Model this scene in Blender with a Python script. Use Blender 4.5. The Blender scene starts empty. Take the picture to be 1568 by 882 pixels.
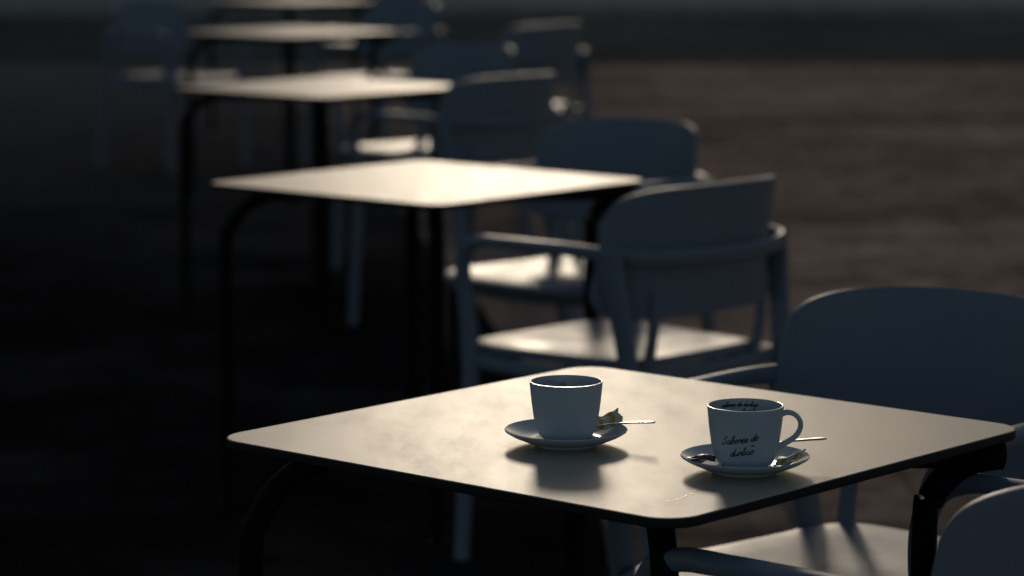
import bpy, bmesh, math, random
from mathutils import Vector, Matrix
random.seed(4)
scene=bpy.context.scene
R=math.radians

# ------------------------------------------------------------ materials
def new_mat(name):
    m=bpy.data.materials.new(name); m.use_nodes=True
    nt=m.node_tree; b=nt.nodes['Principled BSDF']
    return m,nt,b
def noise(nt,scale,detail=6,rough=.6,vec=None):
    n=nt.nodes.new('ShaderNodeTexNoise'); n.inputs['Scale'].default_value=scale
    n.inputs['Detail'].default_value=detail; n.inputs['Roughness'].default_value=rough
    if vec: nt.links.new(vec,n.inputs['Vector'])
    return n
def ramp(nt,fac,stops):
    r=nt.nodes.new('ShaderNodeValToRGB'); nt.links.new(fac,r.inputs['Fac'])
    e=r.color_ramp.elements
    while len(e)<len(stops): e.new(.5)
    for i,(p,c) in enumerate(stops):
        e[i].position=p; e[i].color=(c[0],c[1],c[2],1) if not isinstance(c,(int,float)) else (c,c,c,1)
    return r
def coords(nt,kind='Object'):
    return nt.nodes.new('ShaderNodeTexCoord').outputs[kind]
def bump(nt,b,h,strength=.2,dist=.002):
    n=nt.nodes.new('ShaderNodeBump'); n.inputs['Strength'].default_value=strength
    n.inputs['Distance'].default_value=dist; nt.links.new(h,n.inputs['Height'])
    nt.links.new(n.outputs['Normal'],b.inputs['Normal'])
def simple(name,col,rough=.5,var=.12,scale=20,metal=0,bstr=.05,spec=.5,rvar=.08):
    m,nt,b=new_mat(name); c=coords(nt)
    n=noise(nt,scale,vec=c)
    lo=[x*(1-var) for x in col]; hi=[min(1,x*(1+var)) for x in col]
    r=ramp(nt,n.outputs['Fac'],[(.3,lo),(.7,hi)])
    nt.links.new(r.outputs['Color'],b.inputs['Base Color'])
    r2=ramp(nt,n.outputs['Fac'],[(.3,max(0,rough-rvar)),(.7,min(1,rough+rvar))])
    nt.links.new(r2.outputs['Color'],b.inputs['Roughness'])
    b.inputs['Metallic'].default_value=metal
    b.inputs['Specular IOR Level'].default_value=spec
    n2=noise(nt,scale*12,3,vec=c); bump(nt,b,n2.outputs['Fac'],bstr,.001)
    return m
def matte(name,col,var=.3,scale=1.5,fade=None):
    # rough stone / asphalt : pure diffuse ; fade=(colour,y0,y1) : painted shade lightening towards the far end
    m,nt,b=new_mat(name); c=coords(nt)
    n=noise(nt,scale,9,.7,c)
    r=ramp(nt,n.outputs['Fac'],[(.35,[x*(1-var) for x in col]),(.65,[x*(1+var) for x in col])])
    d=nt.nodes.new('ShaderNodeBsdfDiffuse'); d.inputs['Roughness'].default_value=.6
    out=r.outputs['Color']
    if fade:
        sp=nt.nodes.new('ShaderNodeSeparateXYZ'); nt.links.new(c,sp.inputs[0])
        mr=nt.nodes.new('ShaderNodeMapRange'); mr.inputs[1].default_value=fade[1]; mr.inputs[2].default_value=fade[2]
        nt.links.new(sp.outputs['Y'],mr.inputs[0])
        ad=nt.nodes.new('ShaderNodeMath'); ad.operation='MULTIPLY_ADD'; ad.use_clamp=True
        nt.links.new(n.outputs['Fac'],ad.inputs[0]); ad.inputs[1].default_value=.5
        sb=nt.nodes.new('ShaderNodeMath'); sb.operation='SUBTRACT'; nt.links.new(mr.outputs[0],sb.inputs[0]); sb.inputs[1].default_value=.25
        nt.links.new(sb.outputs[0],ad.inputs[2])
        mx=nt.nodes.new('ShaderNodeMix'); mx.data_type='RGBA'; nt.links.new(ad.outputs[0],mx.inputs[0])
        nt.links.new(out,mx.inputs[6]); mx.inputs[7].default_value=(*fade[0],1); out=mx.outputs[2]
    nt.links.new(out,d.inputs['Color'])
    nt.links.new(d.outputs[0],nt.nodes['Material Output'].inputs['Surface']); nt.nodes.remove(b)
    return m

def table_mat():
    m,nt,b=new_mat('table_laminate'); c=coords(nt)
    n=noise(nt,5,8,.65,c); n2=noise(nt,260,3,.6,c)
    mix=nt.nodes.new('ShaderNodeMath'); mix.operation='MULTIPLY_ADD'
    nt.links.new(n2.outputs['Fac'],mix.inputs[0]); mix.inputs[1].default_value=.35
    nt.links.new(n.outputs['Fac'],mix.inputs[2])
    r=ramp(nt,mix.outputs[0],[(.45,(.43,.355,.265)),(.85,(.50,.42,.32))])
    nt.links.new(r.outputs['Color'],b.inputs['Base Color'])
    mp=nt.nodes.new('ShaderNodeMapping'); mp.inputs['Scale'].default_value=(9,2.5,1); mp.inputs['Rotation'].default_value=(0,0,.5)
    nt.links.new(c,mp.inputs['Vector'])
    n3=noise(nt,2.2,9,.7,mp.outputs['Vector'])
    r2=ramp(nt,n3.outputs['Fac'],[(.3,.43),(.55,.46),(.75,.50)])
    nt.links.new(r2.outputs['Color'],b.inputs['Roughness'])
    b.inputs['Specular IOR Level'].default_value=.33
    bump(nt,b,n2.outputs['Fac'],.08,.0006)
    return m
M_TOP=table_mat()
M_EDGE=simple('black_laminate_edge',(.010,.010,.011),.55,spec=.3)
M_LEG=simple('black_powder_coat',(.006,.006,.007),.6,spec=.08)
M_CHAIR=simple('grey_polypropylene',(.185,.22,.265),.46,.06,9,bstr=.12,spec=.4)
M_CER=simple('white_porcelain',(.55,.61,.65),.16,.03,12,bstr=.01,rvar=.04)
M_INK=simple('printed_ink',(.012,.012,.014),.4)
M_STEEL=simple('spoon_steel',(.62,.6,.56),.25,.08,60,metal=1)
M_COFFEE=simple('coffee_residue',(.06,.036,.022),.35,.5,160)
M_RING=simple('dried_coffee',(.14,.10,.07),.5,.3,160)
M_SPILL=simple('coffee_spill_film',(.10,.075,.05),.30,.3,200)
def packet_mat():
    m,nt,b=new_mat('sugar_paper'); c=coords(nt)
    w=nt.nodes.new('ShaderNodeTexWave'); w.inputs['Scale'].default_value=22; w.inputs['Distortion'].default_value=3
    nt.links.new(c,w.inputs['Vector'])
    r=ramp(nt,w.outputs['Fac'],[(.45,(.70,.68,.58)),(.7,(.62,.48,.13)),(.95,(.52,.38,.08))])
    nt.links.new(r.outputs['Color'],b.inputs['Base Color']); b.inputs['Roughness'].default_value=.45
    return m
M_PACK=packet_mat()
M_WRAP=simple('brown_wrapper',(.09,.07,.065),.35,.4,80)

# ------------------------------------------------------------ mesh builder
class MB:
    def __init__(s): s.v=[];s.f=[];s.m=[]
    def add(s,vs,fs,mat):
        o=len(s.v); s.v+= [tuple(v) for v in vs]; s.f+=[tuple(i+o for i in f) for f in fs]; s.m+=[mat]*len(fs)
    def box(s,a,b,mat):
        x0,y0,z0=a;x1,y1,z1=b
        s.add([(x0,y0,z0),(x1,y0,z0),(x1,y1,z0),(x0,y1,z0),(x0,y0,z1),(x1,y0,z1),(x1,y1,z1),(x0,y1,z1)],
              [(0,3,2,1),(4,5,6,7),(0,1,5,4),(1,2,6,5),(2,3,7,6),(3,0,4,7)],mat)
    def sweep(s,pts,rad,mat,up=(0,1,0),sub=6,n=12,smooth=True,closed=False):
        P=[Vector(p) for p in pts]
        Rr=[r if isinstance(r,tuple) else (r,r) for r in (rad if isinstance(rad,list) else [rad]*len(P))]
        if smooth:
            Q=[];RR=[];N=len(P)
            for i in range(N-1):
                p0=P[max(i-1,0)];p1=P[i];p2=P[i+1];p3=P[min(i+2,N-1)]
                for k in range(sub):
                    t=k/sub
                    Q.append(.5*((2*p1)+(-p0+p2)*t+(2*p0-5*p1+4*p2-p3)*t*t+(-p0+3*p1-3*p2+p3)*t**3))
                    RR.append((Rr[i][0]*(1-t)+Rr[i+1][0]*t,Rr[i][1]*(1-t)+Rr[i+1][1]*t))
            Q.append(P[-1]);RR.append(Rr[-1]); P=Q;Rr=RR
        vs=[];fs=[];u=Vector(up)
        for i,p in enumerate(P):
            t=(P[min(i+1,len(P)-1)]-P[max(i-1,0)]).normalized()
            u=(u-t*u.dot(t))
            if u.length<1e-6: u=t.orthogonal()
            u.normalize(); w=t.cross(u)
            for k in range(n):
                a=2*math.pi*k/n
                ca,sa=math.cos(a),math.sin(a)
                q=lambda c: math.copysign(abs(c)**.8,c)
                vs.append(p+u*Rr[i][0]*q(ca)+w*Rr[i][1]*q(sa))
        for i in range(len(P)-1):
            for k in range(n):
                fs.append((i*n+k,i*n+(k+1)%n,(i+1)*n+(k+1)%n,(i+1)*n+k))
        fs.append(tuple(range(n-1,-1,-1))); fs.append(tuple((len(P)-1)*n+k for k in range(n)))
        s.add(vs,fs,mat)
    def lathe(s,prof,mat,n=64,c=(0,0,0)):
        vs=[];fs=[]
        for (r,z) in prof:
            for k in range(n):
                a=2*math.pi*k/n; vs.append((c[0]+r*math.cos(a),c[1]+r*math.sin(a),c[2]+z))
        for i in range(len(prof)-1):
            for k in range(n):
                fs.append((i*n+k,i*n+(k+1)%n,(i+1)*n+(k+1)%n,(i+1)*n+k))
        s.add(vs,fs,mat)
    def from_mesh(s,me,mat):
        s.add([v.co[:] for v in me.vertices],[tuple(p.vertices) for p in me.polygons],mat)
    def mesh(s,name,mats,smooth=True,angle=40):
        me=bpy.data.meshes.new(name); me.from_pydata(s.v,[],s.f)
        for m in mats: me.materials.append(m)
        for p,mi in zip(me.polygons,s.m): p.material_index=mi; p.use_smooth=smooth
        me.update()
        bm=bmesh.new(); bm.from_mesh(me); bmesh.ops.recalc_face_normals(bm,faces=bm.faces[:])
        if smooth:
            for e in bm.edges:
                if len(e.link_faces)==2 and e.calc_face_angle(0)>R(angle): e.smooth=False
        bm.to_mesh(me); bm.free()
        return me
def obj(name,me,loc=(0,0,0),rot=0,parent=None):
    o=bpy.data.objects.new(name,me); o.location=loc; o.rotation_euler=(0,0,rot)
    scene.collection.objects.link(o)
    if parent: o.parent=parent
    return o
def empty(name,loc,rot=0):
    o=bpy.data.objects.new(name,None); o.empty_display_size=.05; o.location=loc; o.rotation_euler=(0,0,rot)
    scene.collection.objects.link(o); return o
def surf(fn,nu,nv,th,bev=.004,sub=1):
    vs=[];fs=[]
    for j in range(nv+1):
        for i in range(nu+1):
            vs.append(fn(-1+2*i/nu,-1+2*j/nv))
    for j in range(nv):
        for i in range(nu):
            a=j*(nu+1)+i; fs.append((a,a+1,a+nu+2,a+nu+1))
    me=bpy.data.meshes.new('tmp'); me.from_pydata(vs,[],fs); me.update()
    o=bpy.data.objects.new('tmp',me); scene.collection.objects.link(o)
    m=o.modifiers.new('s','SOLIDIFY'); m.thickness=th; m.offset=0
    m=o.modifiers.new('b','BEVEL'); m.width=bev; m.segments=3; m.limit_method='ANGLE'; m.angle_limit=R(50)
    dg=bpy.context.evaluated_depsgraph_get(); dg.update()
    out=bpy.data.meshes.new_from_object(o.evaluated_get(dg))
    bpy.data.objects.remove(o); return out

# ------------------------------------------------------------ armchair  (front = +Y)
def build_chair():
    b=MB()
    def g(u,n=5,lo=.0): return max(1e-4,1-abs(u)**n)**(1/n)
    def seat(u,v):
        u*=.985
        w=.222+.022*v
        x=w*u; y=.015+.245*v*g(u,6)
        z=.452-.012*(1-u*u)*(1-v*v)-.014*max(0,v-.75)*4*max(0,v-.75)*4-.006*abs(u)**6
        return (x,y,z)
    b.from_mesh(surf(seat,28,24,.02,.006),0)
    def back(u,v):
        u=math.sin(u*math.pi/2*.93)/math.sin(math.pi/2*.93)*.996
        zc=.680; hh=.132
        z=zc+hh*v*g(u,6.5)
        lean=-.10*(z-.55)-.22*(z-.55)**2
        x=(.262-.010*v)*u
        y=-.275+lean+.125*abs(u)**2.5
        return (x,y,z-.010*u*u)
    b.from_mesh(surf(back,44,18,.012,.0045),0)
    side=[(.266,.200,.0),(.262,.190,.20),(.258,.180,.36),(.257,.185,.48),(.262,.197,.60),(.268,.183,.655),(.272,.140,.676),(.275,.08,.680),(.275,0,.681),(.272,-.11,.680),(.262,-.190,.676),(.218,-.255,.672),(.125,-.298,.669),(0,-.310,.668)]
    rs=[(.017,.012),(.018,.013),(.020,.014),(.020,.013),(.018,.012),(.016,.012),(.013,.015),(.011,.017),(.011,.018),(.013,.014),(.015,.010),(.017,.008),(.018,.008),(.018,.008)]
    path=side+[(-x,y,z) for x,y,z in side[::-1][1:]]
    rad=rs+rs[::-1][1:]
    b.sweep(path,rad,0,up=(0,1,0),sub=6,n=12)
    for sx in (-1,1):
        b.sweep([(sx*.240,-.310,0),(sx*.240,-.278,.2),(sx*.242,-.245,.40),(sx*.250,-.228,.52),(sx*.259,-.212,.61),(sx*.262,-.195,.675)],
                [(.014,.013),(.018,.014),(.023,.014),(.023,.013),(.028,.012),(.042,.009)],0,up=(0,1,0))
        b.sweep([(sx*.250,.185,.425),(sx*.248,.0,.418),(sx*.238,-.23,.425)],(.013,.017),0,up=(1,0,0))
        b.sweep([(sx*.17,-.220,.43),(sx*.172,-.236,.50),(sx*.17,-.248,.60)],[(.016,.010),(.013,.009),(.014,.006)],0,up=(1,0,0))
    b.sweep([(-.250,.185,.425),(0,.200,.418),(.250,.185,.425)],(.012,.017),0,up=(0,1,0))
    b.sweep([(-.238,-.220,.425),(0,-.227,.42),(.238,-.220,.425)],(.012,.017),0,up=(0,1,0))
    return b.mesh('armchair',[M_CHAIR])
CH=build_chair()
def chair(x,y,f):
    o=obj('armchair',CH,(x,y,0),math.atan2(f[1],f[0])-math.pi/2)
    return o

# ------------------------------------------------------------ table
TA=R(48.8)
def build_table():
    b=MB(); H=.74; hw=.352; rc=.042
    pts=[]
    for (cx,cy,a0) in ((1,1,0),(-1,1,90),(-1,-1,180),(1,-1,270)):
        for k in range(11):
            a=R(a0+9*k); pts.append((cx*(hw-rc)+rc*math.cos(a),cy*(hw-rc)+rc*math.sin(a)))
    c,s=math.cos(TA),math.sin(TA)
    rotp=lambda x,y:(c*x-s*y,s*x+c*y)
    def ring(off,z):
        out=[]
        for (x,y) in pts:
            l=1-off/hw; out.append((*rotp(x*l,y*l),z))
        return out
    n=len(pts)
    rings=[ring(.0016,H),ring(.0003,H-.0008),ring(0,H-.002),ring(0,H-.0105),ring(.0015,H-.012)]
    b.add(rings[0],[tuple(range(n))],0)
    vs=[v for r in rings for v in r]
    fs=[];
    for i in range(4):
        for k in range(n): fs.append((i*n+k,(i+1)*n+k,(i+1)*n+(k+1)%n,i*n+(k+1)%n))
    b.add(vs,fs[:n],0); b.add(vs,fs[n:],1)
    b.add(rings[4],[tuple(range(n))[::-1]],1)
    r=.0155; zt=H-.029
    def leg(fx,fy,tx,ty,bend=.11):
        d=Vector((tx-fx,ty-fy,0)).normalized()
        p=[(fx,fy,.004),(fx,fy,.3),(fx,fy,zt-bend)]
        for a in (22,45,68,90):
            a=R(a); p.append((fx+d.x*bend*(1-math.cos(a)),fy+d.y*bend*(1-math.cos(a)),zt-bend+bend*math.sin(a)))
        p.append((tx,ty,zt))
        b.sweep(p,r,2,up=(1,0,0),sub=5,n=14)
        b.sweep([(fx,fy,0),(fx,fy,.012)],.018,2,up=(1,0,0),smooth=False,n=14)
    leg(-.455,.01,-.02,0,.13)
    leg(.365,-.01,.46,-.005,.085)
    b.sweep([(.0,0,zt),(.44,0,zt)],r,2,up=(0,0,1),smooth=False)
    leg(.03,-.40,0,0,.09)
    leg(-.05,.42,0,0,.09)
    b.sweep([(0,0,zt-.02),(0,0,zt+.016)],.06,2,up=(1,0,0),smooth=False,n=20)
    return b.mesh('cafe_table',[M_TOP,M_EDGE,M_LEG],angle=30)
TB=build_table()
tables=[(.136,3.449),(-.188,6.43),(-.62,9.45),(-.99,13.0),(-1.25,16.4)]
for (x,y) in tables: obj('cafe_table',TB,(x,y,0))
fNR=(-.73,.68); fBR=(-.68,-.74)
for (x,y,f) in [(.470,3.155,fNR),(.468,3.93,fBR),(.222,5.95,fNR),(.135,7.05,fBR),(-.18,9.18,fNR),(-.31,10.43,fBR),
                (-.02,12.45,fNR),(-.68,14.2,fBR),(-1.65,14.3,(.8,-.6)),(-.85,17.4,fBR)]:
    chair(x,y,f)

# ------------------------------------------------------------ crockery
CUPP=[(.0262,0),(.0272,.0012),(.0315,.0045),(.0353,.013),(.0386,.027),(.0411,.045),(.0426,.060),(.0433,.0685)]
def cup_r(z):
    for (r0,z0),(r1,z1) in zip(CUPP,CUPP[1:]):
        if z<=z1: return r0+(r1-r0)*(z-z0)/(z1-z0+1e-9)
    return CUPP[-1][0]
GL={'S':([(.95,1.75),(.7,2.1),(.3,1.9),(.3,1.45),(.65,1.0),(.7,.4),(.3,0),(-.1,.2),(-.05,.5)],1.2),
'a':([(.8,.85),(.45,1),(.1,.5),(.35,0),(.75,.5),(.85,.95),(.8,.15),(1.1,.15)],1.1),
'b':([(0,.2),(.35,1.3),(.5,2.0),(.3,2.0),(.2,1),(.25,.1),(.6,.1),(.75,.6),(.5,.9),(.95,.75)],.95),
'e':([(-.05,.3),(.4,.55),(.6,.85),(.35,1),(.1,.5),(.35,0),(.8,.25)],.8),
'r':([(0,.15),(.2,1.05),(.3,.9),(.65,.95),(.6,.3),(.9,.15)],.85),
's':([(0,.1),(.4,1.05),(.55,.5),(.4,0),(.1,.1),(.8,.25)],.8),
'o':([(.6,.9),(.3,1),(.1,.4),(.4,0),(.7,.5),(.55,.95),(.95,.85)],.9),
'd':([(.75,.85),(.4,1),(.1,.4),(.35,0),(.75,.6),(1.0,2.1),(.85,.2),(1.1,.15)],1.1),
'u':([(0,.9),(.1,.2),(.35,0),(.7,.5),(.75,1),(.75,.2),(1.0,.15)],1.0),
'~':([(-.9,1.5),(-.6,1.7),(-.3,1.5),(0,1.7)],0)}
def write(b,text,phi0,z0,h,slope=.16,inside=False,r=.00052):
    tot=sum((GL[c][1] if c in GL else .6) for c in text)*h
    x=-tot/2
    for c in text:
        if c not in GL: x+=.6*h; continue
        st,w=GL[c]; pts=[]
        for (px,py) in st:
            X=x+(px+py*.32)*h; Z=z0+py*h+(x)*slope
            rr=cup_r(Z)+(-.0027 if inside else .0001)
            ph=phi0+(-X if inside else X)/rr
            pts.append((rr*math.cos(ph),rr*math.sin(ph),Z))
        b.sweep(pts,r,0,up=(0,0,1),sub=4,n=5)
        x+=w*h
def saucer_mesh():
    b=MB()
    b.lathe([(.0,.0035),(.030,.0035),(.032,.0),(.036,.0),(.037,.003),(.050,.0055),(.064,.0115),(.0722,.0165),(.0730,.0180),(.0722,.0190),(.066,.0160),(.053,.0100),(.040,.0072),(.028,.0066),(.027,.0058),(0,.0058)],0,96)
    return b.mesh('saucer_mesh',[M_CER],angle=60)
SM=saucer_mesh()
def cup_mesh(text):
    b=MB(); n=96
    b.lathe([(0,.0015),(.0235,.0015),(.0245,0)]+CUPP+[(.0431,.0694),(.0420,.0697),(.0410,.0690)],0,n)
    b.lathe([(.0410,.0690),(.0405,.064),(.0401,.060),(.0390,.051)],0,n)
    b.lathe([(.0390,.051),(.0386,.047),(.0368,.036),(.0345,.0255),(.0310,.014),(.027,.0085)],1,n)
    b.lathe([(.027,.0085),(.015,.0075),(0,.0072)],2,n)
    b.sweep([(.0390,0,.0575),(.047,0,.0600),(.0565,0,.0575),(.0630,0,.0500),(.0635,0,.0410),(.0585,0,.0325),(.0500,0,.0265),(.0420,0,.0225),(.0355,0,.0195)],
            [(.0042,.0050),(.0034,.0050),(.0029,.0048),(.0027,.0046),(.0027,.0044),(.0028,.0044),(.0030,.0046),(.0034,.0050),(.0045,.0055)],0,up=(0,0,1),sub=6,n=14)
    return b.mesh('cup_mesh',[M_CER,M_RING,M_COFFEE],angle=60)
CM=cup_mesh(0)
def spoon_mesh():
    b=MB()
    b.sweep([(.012,0,.0015),(.02,0,.0025),(.04,0,.0045),(.07,0,.006),(.098,0,.0062),(.106,0,.006)],
            [(.0010,.0030),(.0010,.0016),(.0011,.0018),(.0012,.0036),(.0013,.0064),(.0010,.0042)],0,up=(0,0,1))
    def bowl(u,v):
        rr=math.sqrt(max(0,1-u*u))
        x=.016*u; y=.0095*v*rr*(1-.15*u)
        return (x-.002,y,-.0035*(1-u*u)*(1-v*v)+.002)
    b.from_mesh(surf(lambda u,v:bowl(u*.98,v),16,10,.0009,.0002),0)
    return b.mesh('spoon_mesh',[M_STEEL])
SP=spoon_mesh()
def packet_mesh(seed,L,W,mat,amp=.002):
    rnd=random.Random(seed); k=[rnd.uniform(-1,1) for _ in range(6)]
    def f(u,v):
        z=amp*(math.sin(2.1*u+k[0]*3)+.7*math.sin(3.7*v+k[1]*3+u)+.4*math.sin(7*u*k[2]+5*v))
        return (L*.5*u+.001*math.sin(9*v),W*.5*v+.0012*math.sin(7*u+k[3]),z+amp*u*1.3)
    b=MB(); b.from_mesh(surf(f,16,12,.0014,.0003),0)
    return b.mesh('packet_mesh',[mat],angle=30)
TZ=.7402
def setting(x,y,hand,text,spoon,packets):
    e=empty('coffee_cup',(x,y,TZ))
    obj('saucer',SM,(0,0,0),0,e)
    c=obj('cup',CM,(.0,.0,.0066),hand,e)
    if text:
        b=MB()
        write(b,'Sabores do',R(-104),.0330,.0046)
        write(b,'durbao',R(-101),.0185,.0046)
        write(b,'~',R(-82),.0225,.0046)
        t=obj('lettering',b.mesh('lettering',[M_INK]),(0,0,.0066),0,e)
        b=MB()
        write(b,'sabores do durbao ',R(95),.0605,.0028,0,True,.0004)
        write(b,'do sabe',R(80),.0535,.0028,0,True,.0004)
        obj('inner_lettering',b.mesh('inner_lettering',[M_INK]),(0,0,.0066),0,e)
    s=obj('spoon',SP,spoon[:3],spoon[3],e); s.rotation_euler=(0,spoon[4],spoon[3]); s.scale=(spoon[5],1,1)
    for i,(px,py,pz,rx,ry,rz,L,W,mat,sd) in enumerate(packets):
        p=obj('sugar_packet' if mat is M_PACK else 'wrapper',packet_mesh(sd,L,W,mat),(px,py,pz),0,e); p.rotation_euler=(rx,ry,rz)
setting(.0640,3.372,R(95),False,(.024,.034,.0130,R(-24),R(-5),.84),
        [(.049,.036,.0225,R(30),R(-12),R(12),.036,.024,M_PACK,1)])
setting(.2635,3.214,R(8),True,(-.006,.047,.0150,R(1),R(-4),.98),
        [(.050,-.008,.0165,R(14),R(-14),R(-20),.034,.024,M_PACK,3),(-.049,-.004,.0155,R(8),R(14),R(30),.028,.020,M_WRAP,5)])
# dried drips / smear on the near part of the table top
b=MB(); rs=random.Random(11)
def blob(cx,cy,rx,ry,a):
    n=18; ph=[rs.uniform(0,6) for _ in range(3)]
    vs=[(cx,cy,0)]
    for k in range(n):
        t=2*math.pi*k/n; q=1+.25*math.sin(2*t+ph[0])+.18*math.sin(3*t+ph[1])+.12*math.sin(5*t+ph[2])
        x,y=rx*q*math.cos(t),ry*q*math.sin(t)
        vs.append((cx+x*math.cos(a)-y*math.sin(a),cy+x*math.sin(a)+y*math.cos(a),0))
    b.add(vs,[(0,1+k,1+(k+1)%n) for k in range(n)],0)
for (x,y,rx,ry,a) in [(.206,3.115,.0045,.0018,.5),(.214,3.118,.0030,.0014,.2),(.221,3.108,.002,.0012,0),(.200,3.106,.0026,.0014,.9),
                      (.188,3.078,.006,.0009,1.1),(.178,3.062,.007,.0008,.9),(.196,3.092,.005,.0008,1.2),(.168,3.055,.003,.0009,.7)]:
    blob(x,y,rx,ry,a)
obj('coffee_drips',b.mesh('coffee_drips',[M_SPILL]),(0,0,.7404))

# ------------------------------------------------------------ setting
def ground_mat():
    m,nt,b=new_mat('brown_paving'); c=coords(nt)
    br=nt.nodes.new('ShaderNodeTexBrick'); nt.links.new(c,br.inputs['Vector'])
    br.inputs['Scale'].default_value=1.0; br.inputs['Brick Width'].default_value=.62; br.inputs['Row Height'].default_value=.41
    br.inputs['Mortar Size'].default_value=.008; br.inputs['Bias'].default_value=0
    br.inputs['Color1'].default_value=(.42,.31,.24,1); br.inputs['Color2'].default_value=(.37,.27,.21,1); br.inputs['Mortar'].default_value=(.22,.165,.13,1)
    mp=nt.nodes.new('ShaderNodeMapping'); mp.inputs['Scale'].default_value=(.6,1.3,1); nt.links.new(c,mp.inputs['Vector'])
    n=noise(nt,.55,9,.72,mp.outputs[0])
    r=ramp(nt,n.outputs['Fac'],[(.36,.40),(.5,.85),(.66,1.3)])
    mx=nt.nodes.new('ShaderNodeMix'); mx.data_type='RGBA'; mx.blend_type='MULTIPLY'; mx.inputs[0].default_value=1
    nt.links.new(br.outputs['Color'],mx.inputs[6]); nt.links.new(r.outputs['Color'],mx.inputs[7])
    n2=noise(nt,4,8,.75,c)
    r2=ramp(nt,n2.outputs['Fac'],[(.35,.50),(.65,1.3)])
    mx2=nt.nodes.new('ShaderNodeMix'); mx2.data_type='RGBA'; mx2.blend_type='MULTIPLY'; mx2.inputs[0].default_value=1
    nt.links.new(mx.outputs[2],mx2.inputs[6]); nt.links.new(r2.outputs['Color'],mx2.inputs[7])
    d=nt.nodes.new('ShaderNodeBsdfDiffuse'); nt.links.new(mx2.outputs[2],d.inputs['Color'])
    bm_=nt.nodes.new('ShaderNodeBump'); bm_.inputs['Strength'].default_value=.35; bm_.inputs['Distance'].default_value=.01
    nt.links.new(n2.outputs['Fac'],bm_.inputs['Height']); nt.links.new(bm_.outputs[0],d.inputs['Normal'])
    nt.links.new(d.outputs[0],nt.nodes['Material Output'].inputs['Surface']); nt.nodes.remove(b)
    return m
def poly(name,pts,z,mat):
    b=MB(); b.add([(x,y,z) for x,y in pts],[tuple(range(len(pts)))],0)
    return obj(name,b.mesh(name,[mat],smooth=False))
def sheet(name,x0,y0,x1,y1,z,mat): return poly(name,[(x0,y0),(x1,y0),(x1,y1),(x0,y1)],z,mat)
sheet('ground',-400,-400,400,600,0,ground_mat())
M_SHADE=matte('painted_shade',(.020,.017,.016),.5,1.2,fade=((.27,.21,.17),9.5,24))  # ground shade painted as a near-black colour, lighter with distance
M_ASPH=matte('asphalt',(.13,.12,.10),.3,.5)
M_KERB=matte('kerb_stone',(.40,.36,.31),.2,2)
M_PAVE=matte('pavement_slabs',(.42,.37,.31),.25,1.2)
poly('shade_sheet',[(-60,-20),(.2,-20),(.2,6.5),(-.1,9.5),(-.5,12.5),(-.9,15),(-1.9,22.5),(-60,22.5)],.004,M_SHADE)  # dark sheet laid over the left ground in place of shade
sheet('road',-200,22.5,200,30.5,.008,M_ASPH)
b=MB(); b.box((-200,30.5,-.1),(200,30.75,.13),0); obj('kerb',b.mesh('kerb',[M_KERB],smooth=False))
b=MB(); b.box((-200,30.752,-.1),(200,45,.125),0); obj('pavement',b.mesh('pavement',[M_PAVE],smooth=False))
M_STUC=matte('stucco',(.22,.19,.155),.12,1.2); M_WIN=simple('window_glass',(.02,.022,.025),.1,.1,3); M_FR=matte('stone_trim',(.2,.18,.16),.15,2)
def building(name,x0,y0,x1,y1,h,faces):
    b=MB(); b.box((x0,y0,0),(x1,y1,h),0)
    b.box((x0-.15,y0-.15,h+.002),(x1+.15,y1+.15,h+.2),2)
    for face in faces:
        L=(y1-y0) if face=='x' else (x1-x0); k=int(L//3)
        for i in range(k):
            c=1.5+i*3
            for (z0,z1) in ((.05,2.4),(3.4,5.2),(6.4,8.2),(9.4,11.2),(12.4,14.2)):
                if z1>h-.3: continue
                for (d,e,mt) in ((.04,.12,2),(.07,0,1)):
                    if face=='x': b.box((x1+.001,y0+c-.6-e,z0),(x1+d,y0+c+.6+e,z1+e),mt)
                    else: b.box((x0+c-.6-e,y0-d,z0),(x0+c+.6+e,y0-.001,z1+e),mt)
    return obj(name,b.mesh(name,[M_STUC,M_WIN,M_FR],smooth=False))
building('sun_blocker',-48,46,-2.15,60,17,'xy')  # unseen block added to keep the sun off the left side
building('town_house',-1.6,46,60,54,3.4,'y')

# ------------------------------------------------------------ light
EL=R(16); AZ=R(-1.2)
d=Vector((math.sin(AZ)*math.cos(EL),math.cos(AZ)*math.cos(EL),math.sin(EL)))
L=bpy.data.lights.new('sun','SUN'); L.energy=.80; L.angle=R(8); L.color=(1,.84,.65)
lo=bpy.data.objects.new('sun',L); lo.rotation_euler=d.to_track_quat('Z','Y').to_euler(); lo.location=(0,0,20); scene.collection.objects.link(lo)
w=bpy.data.worlds.new('World'); scene.world=w; w.use_nodes=True; nt=w.node_tree
sk=nt.nodes.new('ShaderNodeTexSky'); sk.sky_type='NISHITA'; sk.sun_disc=False; sk.sun_elevation=EL; sk.sun_rotation=AZ%(2*math.pi)
nt.links.new(sk.outputs['Color'],nt.nodes['Background'].inputs['Color']); nt.nodes['Background'].inputs['Strength'].default_value=.039

# ------------------------------------------------------------ camera
cam=bpy.data.cameras.new('camera'); co=bpy.data.objects.new('camera',cam); scene.collection.objects.link(co)
co.location=(0,0,1.40); co.rotation_euler=(R(90-7.98),0,0)
cam.sensor_width=36; cam.lens=101.7; cam.clip_end=2000; cam.clip_start=.05
cam.dof.use_dof=True; cam.dof.focus_distance=3.34; cam.dof.aperture_fstop=4.3
scene.camera=co
scene.view_settings.view_transform='Standard'; scene.view_settings.look='None'; scene.view_settings.exposure=0
